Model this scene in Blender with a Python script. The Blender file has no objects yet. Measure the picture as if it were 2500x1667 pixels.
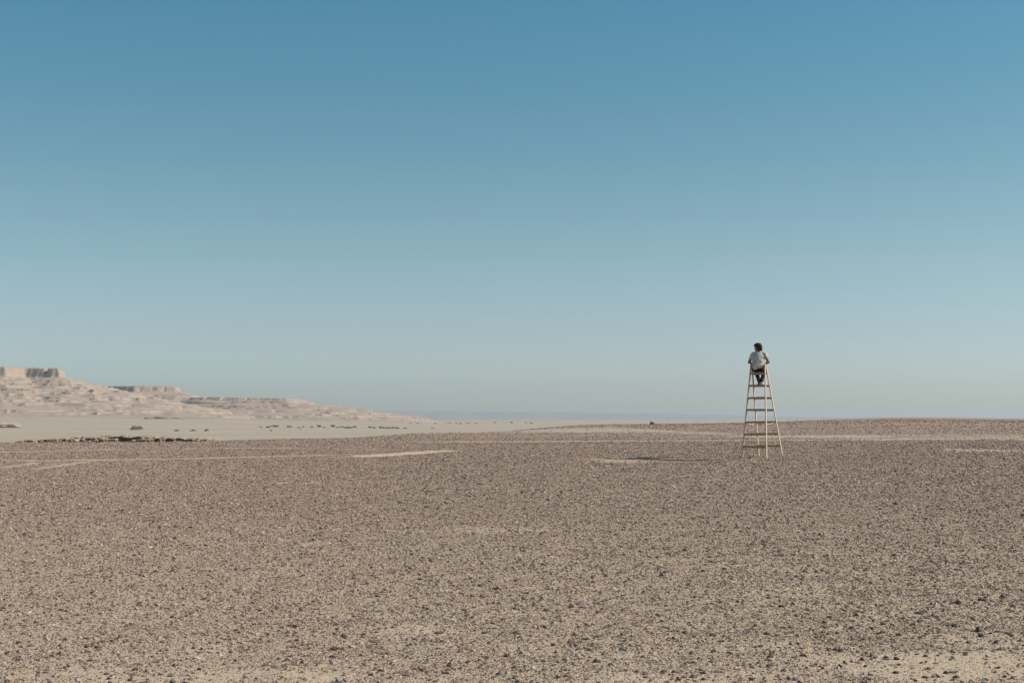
import bpy, bmesh, math, random
import numpy as np
from mathutils import Vector, Matrix, noise as mnoise
R = math.radians
SC = bpy.context.scene
COL = SC.collection
random.seed(7); RNG = np.random.default_rng(7)

# ------------------------------------------------------------ camera, sky, sun
CAMZ = 1.65            # eye height above the ground under the camera
F = 3472.0             # focal length in photo pixels (50 mm on 36 mm, 2500 px wide)
HY = 1022.0            # eye-level line in the photo
cam_d = bpy.data.cameras.new("camera"); cam = bpy.data.objects.new("camera", cam_d); COL.objects.link(cam)
cam_d.sensor_width = 36; cam_d.lens = 50; cam_d.clip_start = .1; cam_d.clip_end = 90000
cam.location = (0, 0, CAMZ)
cam.rotation_euler = (R(90) + math.atan((HY - 833.5) / F), 0, 0)
SC.camera = cam

SUN_AZ, SUN_EL = 91.0, 37.0      # azimuth clockwise from the view direction (+Y)
w = bpy.data.worlds.new("World"); SC.world = w; w.use_nodes = True
nt = w.node_tree; nt.nodes.clear()
wo = nt.nodes.new('ShaderNodeOutputWorld'); bg = nt.nodes.new('ShaderNodeBackground')
sky = nt.nodes.new('ShaderNodeTexSky'); sky.sky_type = 'NISHITA'; sky.sun_disc = False
sky.sun_elevation = R(SUN_EL); sky.sun_rotation = R(SUN_AZ); sky.altitude = 300
sky.air_density = 1.0; sky.dust_density = 1.2; sky.ozone_density = 1.0
# film colour of this sky: a tint that only depends on the elevation in the sky
tc = nt.nodes.new('ShaderNodeTexCoord'); sx = nt.nodes.new('ShaderNodeSeparateXYZ')
rmp = nt.nodes.new('ShaderNodeValToRGB'); mul = nt.nodes.new('ShaderNodeMix'); mul.data_type = 'RGBA'; mul.blend_type = 'MULTIPLY'
mul.inputs[0].default_value = 1
nt.links.new(tc.outputs['Generated'], sx.inputs[0]); nt.links.new(sx.outputs['Z'], rmp.inputs[0])
SKYTINT = [(0.0, (0.79, 0.90, 0.96)), (0.0063, (0.79, 0.91, 0.98)), (0.0207, (0.675, 0.795, 1.0)), (0.0638, (0.607, 0.691, 0.788)), (0.1207, (0.535, 0.667, 0.662)), (0.1763, (0.445, 0.640, 0.622)), (0.2304, (0.360, 0.628, 0.620)), (0.2773, (0.320, 0.630, 0.640)), (0.38, (0.320, 0.630, 0.640)), (0.62, (0.667, 0.667, 0.667))]
def set_ramp(r, stops):
    e = r.color_ramp.elements
    while len(e) > 1: e.remove(e[-1])
    e[0].position = stops[0][0]; e[0].color = (*stops[0][1], 1)
    for p, c in stops[1:]:
        n = e.new(p); n.color = (*c, 1)
set_ramp(rmp, SKYTINT)
nt.links.new(sky.outputs[0], mul.inputs[6]); nt.links.new(rmp.outputs[0], mul.inputs[7])
nt.links.new(mul.outputs[2], bg.inputs[0]); bg.inputs[1].default_value = 0.15   # the tint above is scaled by 2/3
nt.links.new(bg.outputs[0], wo.inputs[0])

sl = bpy.data.lights.new("sun", 'SUN'); so = bpy.data.objects.new("sun", sl); COL.objects.link(so)
sl.energy = 4.8; sl.angle = R(0.5); sl.color = (1.0, .925, .785)
sd = Vector((math.sin(R(SUN_AZ)) * math.cos(R(SUN_EL)), math.cos(R(SUN_AZ)) * math.cos(R(SUN_EL)), math.sin(R(SUN_EL))))
so.rotation_euler = sd.to_track_quat('Z', 'Y').to_euler(); so.location = (20, -5, 30)
SC.view_settings.view_transform = 'Standard'; SC.view_settings.look = 'None'
SC.view_settings.exposure = 0.0; SC.view_settings.gamma = 1; SC.view_settings.use_curve_mapping = False

# ------------------------------------------------------------ helpers
def tag(o, label=None, cat=None, group=None, kind=None):
    if label: o['label'] = label
    if cat: o['category'] = cat
    if group: o['group'] = group
    if kind: o['kind'] = kind
    return o
def link(name, me, m=None, parent=None):
    o = bpy.data.objects.new(name, me); COL.objects.link(o)
    if m: me.materials.append(m)
    if parent: o.parent = parent
    return o
def empty(name, loc, rz=0):
    o = bpy.data.objects.new(name, None); COL.objects.link(o); o.location = loc; o.rotation_euler = (0, 0, rz); return o
def copy_tree(o, parent=None):
    c = o.copy(); COL.objects.link(c); c.parent = parent
    for ch in list(o.children): copy_tree(ch, c)
    return c
def grid_mesh(name, P, attrs=None):          # P: (nr, nc, 3)
    nr, nc, _ = P.shape
    me = bpy.data.meshes.new(name)
    nv = nr * nc; idx = np.arange(nv).reshape(nr, nc)
    q = np.stack([idx[:-1, :-1], idx[:-1, 1:], idx[1:, 1:], idx[1:, :-1]], -1).reshape(-1, 4)
    me.vertices.add(nv); me.vertices.foreach_set('co', P.reshape(-1).astype(np.float32))
    me.loops.add(q.size); me.loops.foreach_set('vertex_index', q.reshape(-1).astype(np.int32))
    me.polygons.add(len(q)); me.polygons.foreach_set('loop_start', np.arange(0, q.size, 4, dtype=np.int32))
    me.polygons.foreach_set('loop_total', np.full(len(q), 4, dtype=np.int32))
    me.update(calc_edges=True)
    me.polygons.foreach_set('use_smooth', np.ones(len(q), dtype=bool))
    for k, a in (attrs or {}).items():
        at = me.attributes.new(k, 'FLOAT', 'POINT'); at.data.foreach_set('value', a.reshape(-1).astype(np.float32))
    return me
_perm = np.random.default_rng(11).permutation(512).astype(np.int64)
_perm = np.concatenate([_perm, _perm])
def gn(x, y, seed=0):                         # 2-D gradient noise, about -1..1
    x = np.asarray(x, float) + seed * 17.13; y = np.asarray(y, float) - seed * 9.71
    xi = np.floor(x).astype(np.int64); yi = np.floor(y).astype(np.int64); xf = x - xi; yf = y - yi
    u = xf ** 3 * (xf * (xf * 6 - 15) + 10); v = yf ** 3 * (yf * (yf * 6 - 15) + 10)
    def g(ix, iy, dx, dy):
        h = _perm[(_perm[ix & 511] + iy) & 511] * (2 * math.pi / 512)
        return np.cos(h) * dx + np.sin(h) * dy
    a = g(xi, yi, xf, yf); b = g(xi + 1, yi, xf - 1, yf); c = g(xi, yi + 1, xf, yf - 1); d = g(xi + 1, yi + 1, xf - 1, yf - 1)
    return 1.5 * ((a * (1 - u) + b * u) * (1 - v) + (c * (1 - u) + d * u) * v)
def fbm(x, y, oct=4, seed=0, gain=.5):
    s = 0; a = 1; f = 1
    for i in range(oct):
        s = s + a * gn(x * f, y * f, seed + i * 3); a *= gain; f *= 2.03
    return s
def sstep(a, b, x):
    t = np.clip((x - a) / (b - a), 0, 1); return t * t * (3 - 2 * t)

# ------------------------------------------------------------ material helpers
class NT:
    def __init__(s, name, rough=.9, spec=.2):
        s.m = bpy.data.materials.new(name); s.m.use_nodes = True; s.t = s.m.node_tree
        s.b = s.t.nodes['Principled BSDF']; s.b.inputs['Roughness'].default_value = rough
        s.b.inputs['Specular IOR Level'].default_value = spec
    def n(s, typ, **kw):
        x = s.t.nodes.new(typ)
        for k, v in kw.items(): setattr(x, k, v)
        return x
    def l(s, a, b): s.t.links.new(a, b)
    def attr(s, name): x = s.n('ShaderNodeAttribute', attribute_name=name); return x.outputs['Fac']
    def coord(s, scale=(1, 1, 1), obj=False):
        if obj: c = s.n('ShaderNodeTexCoord').outputs['Object']
        else: c = s.n('ShaderNodeNewGeometry').outputs['Position']
        m = s.n('ShaderNodeVectorMath', operation='MULTIPLY'); s.l(c, m.inputs[0]); m.inputs[1].default_value = scale
        return m.outputs[0]
    def noise(s, vec, scale, detail=4, rough=.55):
        x = s.n('ShaderNodeTexNoise'); s.l(vec, x.inputs['Vector']); x.inputs['Scale'].default_value = scale
        x.inputs['Detail'].default_value = detail; x.inputs['Roughness'].default_value = rough; return x.outputs['Fac']
    def vor(s, vec, scale, out='Distance', feature='F1'):
        x = s.n('ShaderNodeTexVoronoi', feature=feature); s.l(vec, x.inputs['Vector']); x.inputs['Scale'].default_value = scale
        return x.outputs[out]
    def ramp(s, fac, stops):
        x = s.n('ShaderNodeValToRGB'); set_ramp(x, stops); s.l(fac, x.inputs[0]); return x.outputs[0]
    def mr(s, v, a, b, c=0, d=1):
        x = s.n('ShaderNodeMapRange'); s.l(v, x.inputs[0])
        for i, k in enumerate((a, b, c, d)): x.inputs[i + 1].default_value = k
        return x.outputs[0]
    def math(s, op, a, b=None):
        x = s.n('ShaderNodeMath', operation=op)
        for i, k in enumerate((a, b)):
            if k is None: continue
            if isinstance(k, (int, float)): x.inputs[i].default_value = k
            else: s.l(k, x.inputs[i])
        return x.outputs[0]
    def mix(s, f, a, b, blend='MIX'):
        x = s.n('ShaderNodeMix', data_type='RGBA', blend_type=blend)
        for i, k in ((0, f), (6, a), (7, b)):
            if isinstance(k, (int, float)): x.inputs[i].default_value = k
            elif isinstance(k, tuple): x.inputs[i].default_value = (*k, 1)
            else: s.l(k, x.inputs[i])
        return x.outputs[2]
    def col(s, c):
        if isinstance(c, tuple): s.b.inputs['Base Color'].default_value = (*c, 1)
        else: s.l(c, s.b.inputs['Base Color'])
    def bump(s, h, strength=.5, dist=.01):
        x = s.n('ShaderNodeBump'); s.l(h, x.inputs['Height']); x.inputs['Strength'].default_value = strength
        x.inputs['Distance'].default_value = dist; s.l(x.outputs[0], s.b.inputs['Normal'])

SAND = (.50, .395, .285); SANDP = (.60, .475, .35)
GRAV = (.325, .232, .184); GRAVD = (.205, .145, .114)
VALL = (.445, .385, .315)

# ------------------------------------------------------------ the lie of the land
DD = [0.3, 8.7, 20, 30, 41, 55, 68, 80, 110, 180, 250, 400, 620, 1000, 1500, 2800, 5000, 9000, 45000]
TAB = {   # drop below the eye, at those distances, for bearings given by their place across the frame
 -1200: [1.65, 1.62, 1.50, 1.40, 1.33, 1.29, 1.23, 1.18, 3.4, 6.5, 8.0, 9.5, 10, 10, 9.0, -3, -8, -8, 5],
 0:     [1.65, 1.62, 1.50, 1.40, 1.33, 1.29, 1.23, 1.18, 3.4, 6.5, 8.0, 9.5, 10, 10, 9.0, -3, -8, -8, 5],
 430:   [1.65, 1.62, 1.50, 1.40, 1.32, 1.27, 1.22, 1.18, 3.4, 6.5, 8.0, 9.5, 10, 10, 9.4, -1, -4, -4, 5],
 700:   [1.65, 1.62, 1.49, 1.37, 1.28, 1.19, 1.11, 1.03, 2.0, 5.3, 7.5, 9.0, 10, 10, 10, 4, 3, 6, 11],
 1000:  [1.65, 1.62, 1.48, 1.34, 1.22, 1.17, 1.13, 1.10, 1.02, 2.8, 5.0, 7.5, 9.3, 10, 10.4, 8.5, 10, 11, 12],
 1400:  [1.65, 1.62, 1.46, 1.30, 1.17, 1.10, 1.08, 1.08, 1.0, .73, 1.6, 4.5, 8.0, 10, 10.5, 11.2, 11.5, 12, 12],
 1850:  [1.65, 1.62, 1.45, 1.27, 1.12, 1.08, 1.06, 1.04, .82, .50, .62, 3.0, 7.0, 10, 10.5, 11.2, 11.5, 12, 12],
 2000:  [1.65, 1.62, 1.45, 1.27, 1.12, 1.08, 1.05, 1.02, .70, .28, .06, .8, 4, 8, 10, 11, 11.5, 12, 12],
 2200:  [1.65, 1.62, 1.45, 1.27, 1.12, 1.08, 1.05, 1.00, .62, .08, -.34, .3, 3, 7, 9, 11, 11.5, 12, 12],
 2500:  [1.65, 1.62, 1.45, 1.27, 1.13, 1.08, 1.05, 1.01, .68, .20, -.05, .5, 3, 7, 9, 11, 11.5, 12, 12],
 3800:  [1.65, 1.62, 1.45, 1.27, 1.13, 1.08, 1.05, 1.02, .8, .4, .3, 1, 3, 7, 9, 11, 11.5, 12, 12]}
_us = np.arange(-1200, 3801, 20.0); _ld = np.arange(math.log(.3), math.log(45000), .02)
_k = sorted(TAB); _rows = np.array([np.interp(_ld, np.log(DD), TAB[k]) for k in _k])
_T = np.array([np.interp(_us, _k, _rows[:, j]) for j in range(len(_ld))]).T      # (u, ld)
def _gs(A, sig, ax):
    r = int(3 * sig); kx = np.exp(-.5 * (np.arange(-r, r + 1) / sig) ** 2); kx /= kx.sum()
    Ap = np.pad(A, [(r, r) if i == ax else (0, 0) for i in range(2)], mode='edge')
    return np.apply_along_axis(lambda v: np.convolve(v, kx, 'valid'), ax, Ap)
_T = _gs(_gs(_T, 3.5, 1), 3.0, 0)
def Hs(x, y):                                  # smooth land
    x = np.asarray(x, float); y = np.asarray(y, float)
    d = np.hypot(x, y); az = np.arctan2(x, y)
    u = 1250 + F * np.tan(np.clip(az, -.6, .62)); dep = np.where(np.abs(az) < .62, d * np.cos(np.clip(az, -.62, .62)), d * .8)
    fu = np.clip((u + 1200) / 20, 0, len(_us) - 1.001); fd = np.clip((np.log(np.maximum(dep, .31)) - _ld[0]) / .02, 0, len(_ld) - 1.001)
    iu = fu.astype(int); idd = fd.astype(int); a = fu - iu; b = fd - idd
    z = (_T[iu, idd] * (1 - a) + _T[iu + 1, idd] * a) * (1 - b) + (_T[iu, idd + 1] * (1 - a) + _T[iu + 1, idd + 1] * a) * b
    return CAMZ - z
def at(u, dep):                                # world x of a photo column at a depth
    return (u - 1250) / F * dep
def H(x, y):
    z = Hs(x, y); d = np.hypot(x, y)
    near = 1 - sstep(90, 200, d)
    z = z + near * (.012 * fbm(x * .9, y * .9, 3, 5) + .02 * gn(x * .12, y * .12, 9) * sstep(10, 30, d)) + .004 * gn(x * 4, y * 4, 2) * (1 - sstep(30, 60, d))
    z = z + sstep(110, 250, d) * (.05 * fbm(x * .03, y * .03, 3, 21)) + sstep(500, 1500, d) * 1.1 * fbm(x * .004, y * .002, 3, 25)
    # shallow hollow left of the ladder; its far side faces the camera
    rim = 42.30 - .02 * (x - 2.9); q = y - rim; cx_ = np.exp(-((x - 3.9) / 1.75) ** 4)
    z = z - .13 * cx_ * sstep(0., -1.4, q) * sstep(-4.8, -1.6, q)
    return z
def hit(u, v, d0=5, d1=160):                   # where the land is met along one bearing at one photo height
    ds = np.exp(np.linspace(math.log(d0), math.log(d1), 900)); xs = at(u, ds)
    hv = HY + (CAMZ - H(xs, ds)) * F / ds
    i = np.argmax(hv <= v); return float(xs[i]), float(ds[i])

# bare sandy patches, wisps and how gravelly the land is
PATCH = [(990, 1528, .55, .35, 1), (1030, 1543, .5, .25, 1), (905, 1500, .6, .12, .6), (1170, 1292, 2.0, .8, .55), (1210, 1300, .9, .3, .6),
         (2330, 1610, .50, .55, 1), (2380, 1640, .8, .3, 1), (2200, 1600, .5, .25, .8), (2060, 1620, .35, .4, .6), (390, 1640, .8, .16, .8), (700, 1650, .7, .2, .9), (560, 1590, .5, .2, .5),
         (1560, 1655, .8, .3, .7), (1300, 1570, .6, .2, .6), (1480, 1590, .4, .25, .6), (260, 1500, .9, .25, .5), (1950, 1440, .8, .3, .5), (1840, 1570, .6, .3, .6),
         (740, 1178, 1.6, .5, .9), (260, 1152, .9, .25, .6), (1800, 1380, 1.0, .4, .3), (2440, 1560, .6, .4, .7), (1150, 1480, .6, .2, .6), (1250, 1495, .35, .15, .7),
         (640, 1290, .9, .4, .3), (1530, 1123, 1.1, .6, .42), (1700, 1114, 2.0, .5, .25), (2370, 1098, 1.0, 1.6, 1.0), (2430, 1100, 2.6, .8, .5)]
_PC = [(*hit(a, b), *((rx * .62, ry * .7, s * .62) if 1140 < b < 1590 else (rx, ry, s))) for a, b, rx, ry, s in PATCH]
def bare(x, y):
    d = np.hypot(x, y)
    nz = fbm(x * .8, y * .8, 4, 31)
    b = np.zeros_like(d)
    wx = x + .25 * gn(x * 2, y * 2, 41); wy = y + .25 * gn(x * 2, y * 2, 43)
    for px, py, rx, ry, s in _PC:
        r = np.hypot((wx - px) / rx, (wy - py) / ry)
        b = np.maximum(b, s * (1 - sstep(.5, 1.25, r + .45 * nz)))
    nearpale = (1 - sstep(8.4, 10.6, y + .5 * nz))
    streak = sstep(.42, .95, fbm(x * .35, y * .9, 4, 51)) * .18 * (1 - sstep(40, 75, d))
    return np.clip(np.maximum(b, np.maximum(.34 * nearpale, streak)), 0, 1)
def gravelly(x, y):                            # 1 = dark gravel flat, 0 = pale ground
    d = np.hypot(x, y) + 1e-6; u = 1250 + F * np.tan(np.clip(np.arctan2(x, y), -.6, .6))
    v = HY + (CAMZ - Hs(x, y)) * F / np.maximum(y, .3)
    nzl = fbm(x * .02, y * .04, 4, 61)
    edge = np.interp(u, [-1200, 560, 700, 1000, 1400, 3800], [88, 88, 100, 125, 420, 700]) + 6 * nzl
    g = 1 - sstep(edge * .80, edge * 1.12, y + 5 * fbm(x * .05, y * .15, 3, 67))
    # pale bands crossing the slope beyond the flat
    def band(c, wd, s, ulo, uhi, k): return s * np.exp(-((np.log(y.clip(1)) - math.log(c) - k * (u - 1500) / 1e4 + .025 * nzl) / wd) ** 2) * sstep(ulo, ulo + 250, u) * (1 - sstep(uhi - 250, uhi, u))
    p = band(69.5, .022, .8, 900, 4400, 0.15) + band(78, .03, .45, 1500, 4400, .6) + np.interp(u, [1000, 1500, 1750, 2500], [1.2, 1.1, .6, .5]) * (1 + .35 * fbm(x * .05, y * .12, 3, 63)) * np.exp(-((np.log(y.clip(1)) - np.log(np.interp(u, [1000, 1300, 1500, 1700, 1850, 2200, 2500], [145, 130, 118, 97, 82, 74, 76])) + .03 * nzl) / np.interp(u, [1000, 1500, 1750, 2500], [.22, .16, .065, .055])) ** 2) * sstep(800, 1000, u) + band(128, .06, .35, 1600, 4400, .2)
    return g * np.clip(1 - p, 0, 1)

# ------------------------------------------------------------ ground sheet
azs = np.concatenate([np.linspace(-180, -60, 25)[:-1], np.linspace(-60, -28, 36)[:-1], np.linspace(-28, 28, 850), np.linspace(28, 60, 36)[1:], np.linspace(60, 180, 25)[1:]])
ds = np.concatenate([[.05, .5, 1, 2, 3, 4, 5, 6], np.exp(np.arange(math.log(6.6), math.log(130), .0048)), np.exp(np.arange(math.log(130.5), math.log(45000), .016))])
A, Dg = np.meshgrid(np.radians(azs), ds); X = Dg * np.sin(A); Y = Dg * np.cos(A)
Z = H(X, Y); B = bare(X, Y); G = gravelly(X, Y)
ground = link("ground", grid_mesh("ground", np.stack([X, Y, Z], -1)[:, ::-1], {'bare': B[:, ::-1], 'gravelly': G[:, ::-1], 'sandy': (.84 - .70 * sstep(9, 24, Y) - .14 * sstep(24, 50, Y))[:, ::-1]}))
tag(ground, kind='structure')
M = NT('desert_ground', .95, .1)
c = M.coord()
fine = M.noise(c, 90, 3, .7); mid = M.noise(c, 18, 4, .6); big = M.noise(c, .35, 4, .55); huge = M.noise(M.coord((.25, 1, 1)), .03, 4, .6)
cell = M.vor(c, 55, 'Color'); sepc = M.n('ShaderNodeSeparateColor'); M.l(cell, sepc.inputs[0])
sand = M.mix(M.mr(mid, .3, .7), SAND, SANDP)
grain = M.mr(M.math('ADD', M.math('MULTIPLY', sepc.outputs[0], .5), M.math('MULTIPLY', fine, .5)), .38, .62)
grav = M.mix(grain, GRAVD, (.44, .325, .254)); grav = M.mix(M.mr(big, .3, .7, .0, .5), grav, GRAV)
bb = M.attr('bare'); nb = M.math('ADD', bb, M.mr(mid, .3, .7, -.35, .35))
near = M.mix(M.mr(nb, .05, .7), M.mix(M.attr('sandy'), grav, sand), sand)
vall = M.mix(M.mr(huge, .42, .60), VALL, (.40, .345, .28)); vall = M.mix(M.mr(M.noise(M.coord((.3, 1, 1)), .012, 5, .7), .48, .60, 0, .8), vall, (.53, .43, .34)); vall = M.mix(M.mr(M.noise(c, .35, 7, .75), .45, .70, 0, .75), vall, (.27, .23, .18)); vall = M.mix(M.mr(M.noise(M.coord((.5, 1, 1)), .05, 5, .7), .5, .7, 0, .5), vall, (.33, .30, .24))
gg = M.attr('gravelly')
cf = M.mix(M.mr(M.math('ADD', gg, M.mr(M.noise(c, 1.2, 5, .7), .3, .7, -.3, .3)), .25, .75), vall, near)
M.col(cf)
M.bump(M.math('ADD', fine, M.math('MULTIPLY', mid, 2.0)), .9, .012)
ground.data.materials.append(M.m)

# ------------------------------------------------------------ pale wheel tracks on the flat
M = NT('track_sand', .95, .1); c = M.coord()
M.col(M.mix(M.mr(M.noise(c, 5, 5, .7), .4, .62), M.mix(.35, GRAV, SAND), M.mix(.8, GRAV, SAND))); M.bump(M.noise(c, 40, 4), .8, .01); TRK = M.m
M = NT('bright_track_sand', .95, .1); c = M.coord(); M.col(M.mix(M.mr(M.noise(c, 5, 5, .7), .4, .62), SAND, SANDP)); M.bump(M.noise(c, 40, 4), .8, .01); TRKB = M.m
TRACKS = []
def track_clear(x, y):
    k = np.ones_like(x); m = (y > 30) & (y < 110)
    if not m.any(): return k
    for P, wid in TRACKS:
        d = np.full(m.sum(), 1e9); X_, Y_ = x[m], y[m]
        for (ax, ay), (bx, by) in zip(P[:-1], P[1:]):
            vx, vy = bx - ax, by - ay; t = np.clip(((X_ - ax) * vx + (Y_ - ay) * vy) / (vx * vx + vy * vy), 0, 1); d = np.minimum(d, np.hypot(X_ - ax - t * vx, Y_ - ay - t * vy))
        k[m] *= 1 - .85 * (d < wid * .5)
    return k
def track(name, pts, wid, label, gap=0):
    P = [hit(u, v) for u, v in pts]; TRACKS.append((P, wid))
    seg = []; 
    for (a, b) in zip(P[:-1], P[1:]):
        n = max(2, int(math.dist(a, b) / .12))
        for i in range(n): seg.append((a[0] + (b[0] - a[0]) * i / n, a[1] + (b[1] - a[1]) * i / n))
    S = np.array(seg); k = np.ones(15) / 15
    S = np.stack([np.convolve(np.pad(S[:, i], 7, mode='edge'), k, 'valid') for i in (0, 1)], 1)
    T = np.gradient(S, axis=0); T /= np.linalg.norm(T, axis=1)[:, None] + 1e-9; N = np.stack([-T[:, 1], T[:, 0]], 1)
    tt = np.linspace(0, 1, len(S)); taper = np.clip(np.minimum(tt, 1 - tt) * 12, .05, 1)
    hw = wid * .5 * taper
    nA = hw * (1 + .5 * fbm(S[:, 0] * 1.3, S[:, 1] * 1.3, 3, 71)); nB = hw * (1 + .5 * fbm(S[:, 0] * 1.3, S[:, 1] * 1.3, 3, 77))
    rows = []
    for s in np.linspace(-1, 1, 7):
        off = np.where(s < 0, nA, nB) * s; Q = S + N * off[:, None]
        rows.append(np.stack([Q[:, 0], Q[:, 1], H(Q[:, 0], Q[:, 1]) + .010 - .004 * s * s], -1))
    o = link(name, grid_mesh(name, np.stack(rows)), TRKB if wid > 1.4 else TRK); tag(o, label, 'track', None, 'structure'); return o
track('track', [(-60, 1124), (150, 1125), (320, 1122), (520, 1118), (760, 1112), (870, 1110)], 1.1, '')
track('track', [(860, 1116), (950, 1110), (1040, 1103), (1100, 1099)], 1.5, '')
track('track', [(-60, 1104), (60, 1103), (200, 1099), (330, 1097)], 1.1, '')
track('track', [(390, 1095), (560, 1094), (780, 1095), (950, 1098)], .8, '')
track('track', [(80, 1147), (130, 1140), (220, 1126), (260, 1124)], .5, '')
track('track', [(-60, 1148), (30, 1139), (110, 1128)], .45, '')

# ------------------------------------------------------------ mesas and the far plateau
def rock_mat(name, cols, zscale, hue_noise=.01, bumpd=1.6):
    M = NT(name, .95, .05); c = M.coord()
    sp = M.n('ShaderNodeSeparateXYZ'); M.l(c, sp.inputs[0])
    wob = M.noise(M.coord((1, 1, 2)), .012, 5, .6)
    zz = M.math('ADD', M.math('MULTIPLY', sp.outputs[2], zscale), M.math('MULTIPLY', wob, .9))
    cb = M.n('ShaderNodeCombineXYZ'); M.l(zz, cb.inputs[2])
    st = M.noise(cb.outputs[0], 2.2, 5, .7)
    base = M.ramp(st, [(.32, cols[0]), (.45, cols[1]), (.55, cols[2]), (.70, cols[3])])
    patch = M.noise(M.coord((1, 1, 1.6)), .07, 6, .65)
    M.col(M.mix(M.mr(patch, .42, .68, 0, .4), base, cols[1]))
    M.bump(M.math('ADD', M.noise(M.coord((1, 1, 6)), .05, 7, .7), M.math('MULTIPLY', st, 1.2)), 1.0, bumpd)
    return M.m
MESA = rock_mat('mesa_rock', [(.19, .15, .13), (.37, .288, .238), (.42, .335, .272), (.23, .18, .155)], .09)
def seg_dist(X, Y, poly):                      # signed distance to a closed polygon, positive inside
    d = np.full(X.shape, 1e9); ins = np.zeros(X.shape, bool); n = len(poly)
    for i in range(n):
        ax, ay = poly[i]; bx, by = poly[(i + 1) % n]; vx, vy = bx - ax, by - ay
        t = np.clip(((X - ax) * vx + (Y - ay) * vy) / (vx * vx + vy * vy), 0, 1)
        d = np.minimum(d, np.hypot(X - ax - t * vx, Y - ay - t * vy))
        c = ((ay > Y) != (by > Y)) & (X < (bx - ax) * (Y - ay) / (by - ay + 1e-9) + ax); ins ^= c
    return np.where(ins, d, -d)
def mesa(poly, prof, ext, res, seed, ledge, gully, base, label, topn=1.5, mat=None):
    x0, x1, y0, y1 = ext
    xs = np.arange(x0, x1, res); ys = np.arange(y0, y1, res); X, Y = np.meshgrid(xs, ys)
    s = seg_dist(X, Y, poly)
    out = np.clip(-s, 0, 1e9)
    # alcoves in the rim, spurs and gullies down the slope
    s = s + 6 * gn(X / 70, Y / 70, seed) + 4 * gn(X / 22, Y / 22, seed + 1) + 2.5 * gn(X / 9, Y / 9, seed + 9) - 22 * sstep(.38, .7, gn(X / 27, Y / 90, seed + 8)) * sstep(-30, 0, s)
    amp = gully * sstep(5, 160, out)
    rid = 1 - np.abs(gn(X / 95, Y / 95, seed + 2)) * 1.6 + .55 * (1 - np.abs(gn(X / 38, Y / 38, seed + 3)) * 1.6) + .10 * (1 - np.abs(gn(X / 15, Y / 15, seed + 4)) * 1.6)
    s = s + amp * (rid - 1.0) * .42
    ps = np.array(prof); h = np.interp(s, ps[:, 0], ps[:, 1])
    # hard beds: terraces down the slope
    q = h / ledge + .35 * gn(X / 150, Y / 150, seed + 5); fr = q - np.floor(q)
    hard = sstep(-.45, .15, gn(X / 120, Y / 60 + np.floor(q) * 3.7, seed + 6))
    st = np.where(fr < .75, fr * .55 / .75, .55 + (fr - .75) * .45 / .25) * .0 + sstep(.84, .99, fr)
    mid = sstep(4, 14, h) * (s < -12)
    h = h + mid * hard * ledge * (st - fr) * 1.0
    h = h + 1.6 * gn(X / 16, Y / 16, seed + 10) * np.exp(-np.abs(s - 6) / 12)
    h = h + topn * fbm(X / 40, Y / 25, 4, seed + 7) * np.where(s > 3, .35, 1) * sstep(0, 8, h)
    fade = np.minimum(np.minimum(sstep(x0, x0 + 60, X), 1 - sstep(x1 - 160, x1 - 3, X)), np.minimum(sstep(y0, y0 + 60, Y), 1 - sstep(y1 - 60, y1 - 3, Y)))
    h = np.minimum(h, h * fade) - 12 * (1 - fade)
    Zs = Hs(X, Y) - base + h
    o = link('mesa', grid_mesh('mesa', np.stack([X, Y, Zs], -1)), mat or MESA)
    tag(o, label, 'mesa', None, 'structure'); return o
def XY(u, d): return (at(u, d), d)
# left mesa, about 130 m high
mesa([XY(-500, 3350), XY(-60, 3380), XY(10, 3400), XY(60, 3480), XY(143, 3450), XY(150, 3600), XY(60, 4000), XY(-500, 4200)],
     [(-1100, -12), (-760, -2), (-560, 10), (-400, 24), (-260, 46), (-120, 76), (-30, 98), (-8, 101), (-1, 123), (30, 124), (400, 124)],
     (at(-260, 3200), at(760, 3500), 2450, 4200), 2.8, 3, 7.0, 55, 4, '', .8)
mesa([XY(120, 4250), XY(240, 4230), XY(330, 4120), XY(428, 4150), XY(432, 4300), XY(300, 4700), XY(0, 4700)],
     [(-1100, -10), (-760, -2), (-420, 22), (-240, 44), (-90, 66), (-25, 78), (-10, 81), (-2, 95), (40, 97), (400, 100)],
     (at(-100, 4200), at(800, 4200), 3250, 4650), 3.0, 14, 7, 45, 4, '', .8)
mesa([XY(470, 3950), XY(540, 3800), XY(700, 3760), XY(745, 3900), XY(700, 4200), XY(450, 4300)],
     [(-1100, -14), (-700, -9), (-470, 3), (-320, 18), (-180, 33), (-70, 46), (-26, 52), (-8, 55), (-1, 60), (60, 61), (400, 62)],
     (at(250, 3900), at(1160, 3900), 2900, 4300), 2.8, 27, 6.5, 40, 3, '', .6)
PLAT = rock_mat('plateau_rock', [(.20, .19, .185), (.27, .25, .24), (.33, .30, .28), (.23, .21, .205)], .04, bumpd=6)
xs = np.linspace(at(-400, 24000), at(3400, 24000), 420); ys = np.linspace(19000, 27000, 60); X, Y = np.meshgrid(xs, ys)
U = 1250 + F * X / 22500
top = np.interp(U, [-400, 700, 950, 1250, 1500, 1750, 1900, 2400, 3400], [118, 128, 125, 118, 92, 64, 30, -14, -14])
pz = -13 + (top + 12) * sstep(20500, 22500, Y + 500 * fbm(X / 900, Y / 900, 4, 91)) + 5 * fbm(X / 500, Y / 500, 3, 95) * sstep(20300, 22000, Y)
o = link('plateau', grid_mesh('plateau', np.stack([X, Y, pz + CAMZ], -1)), PLAT); tag(o, '', 'plateau', None, 'structure')

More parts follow.
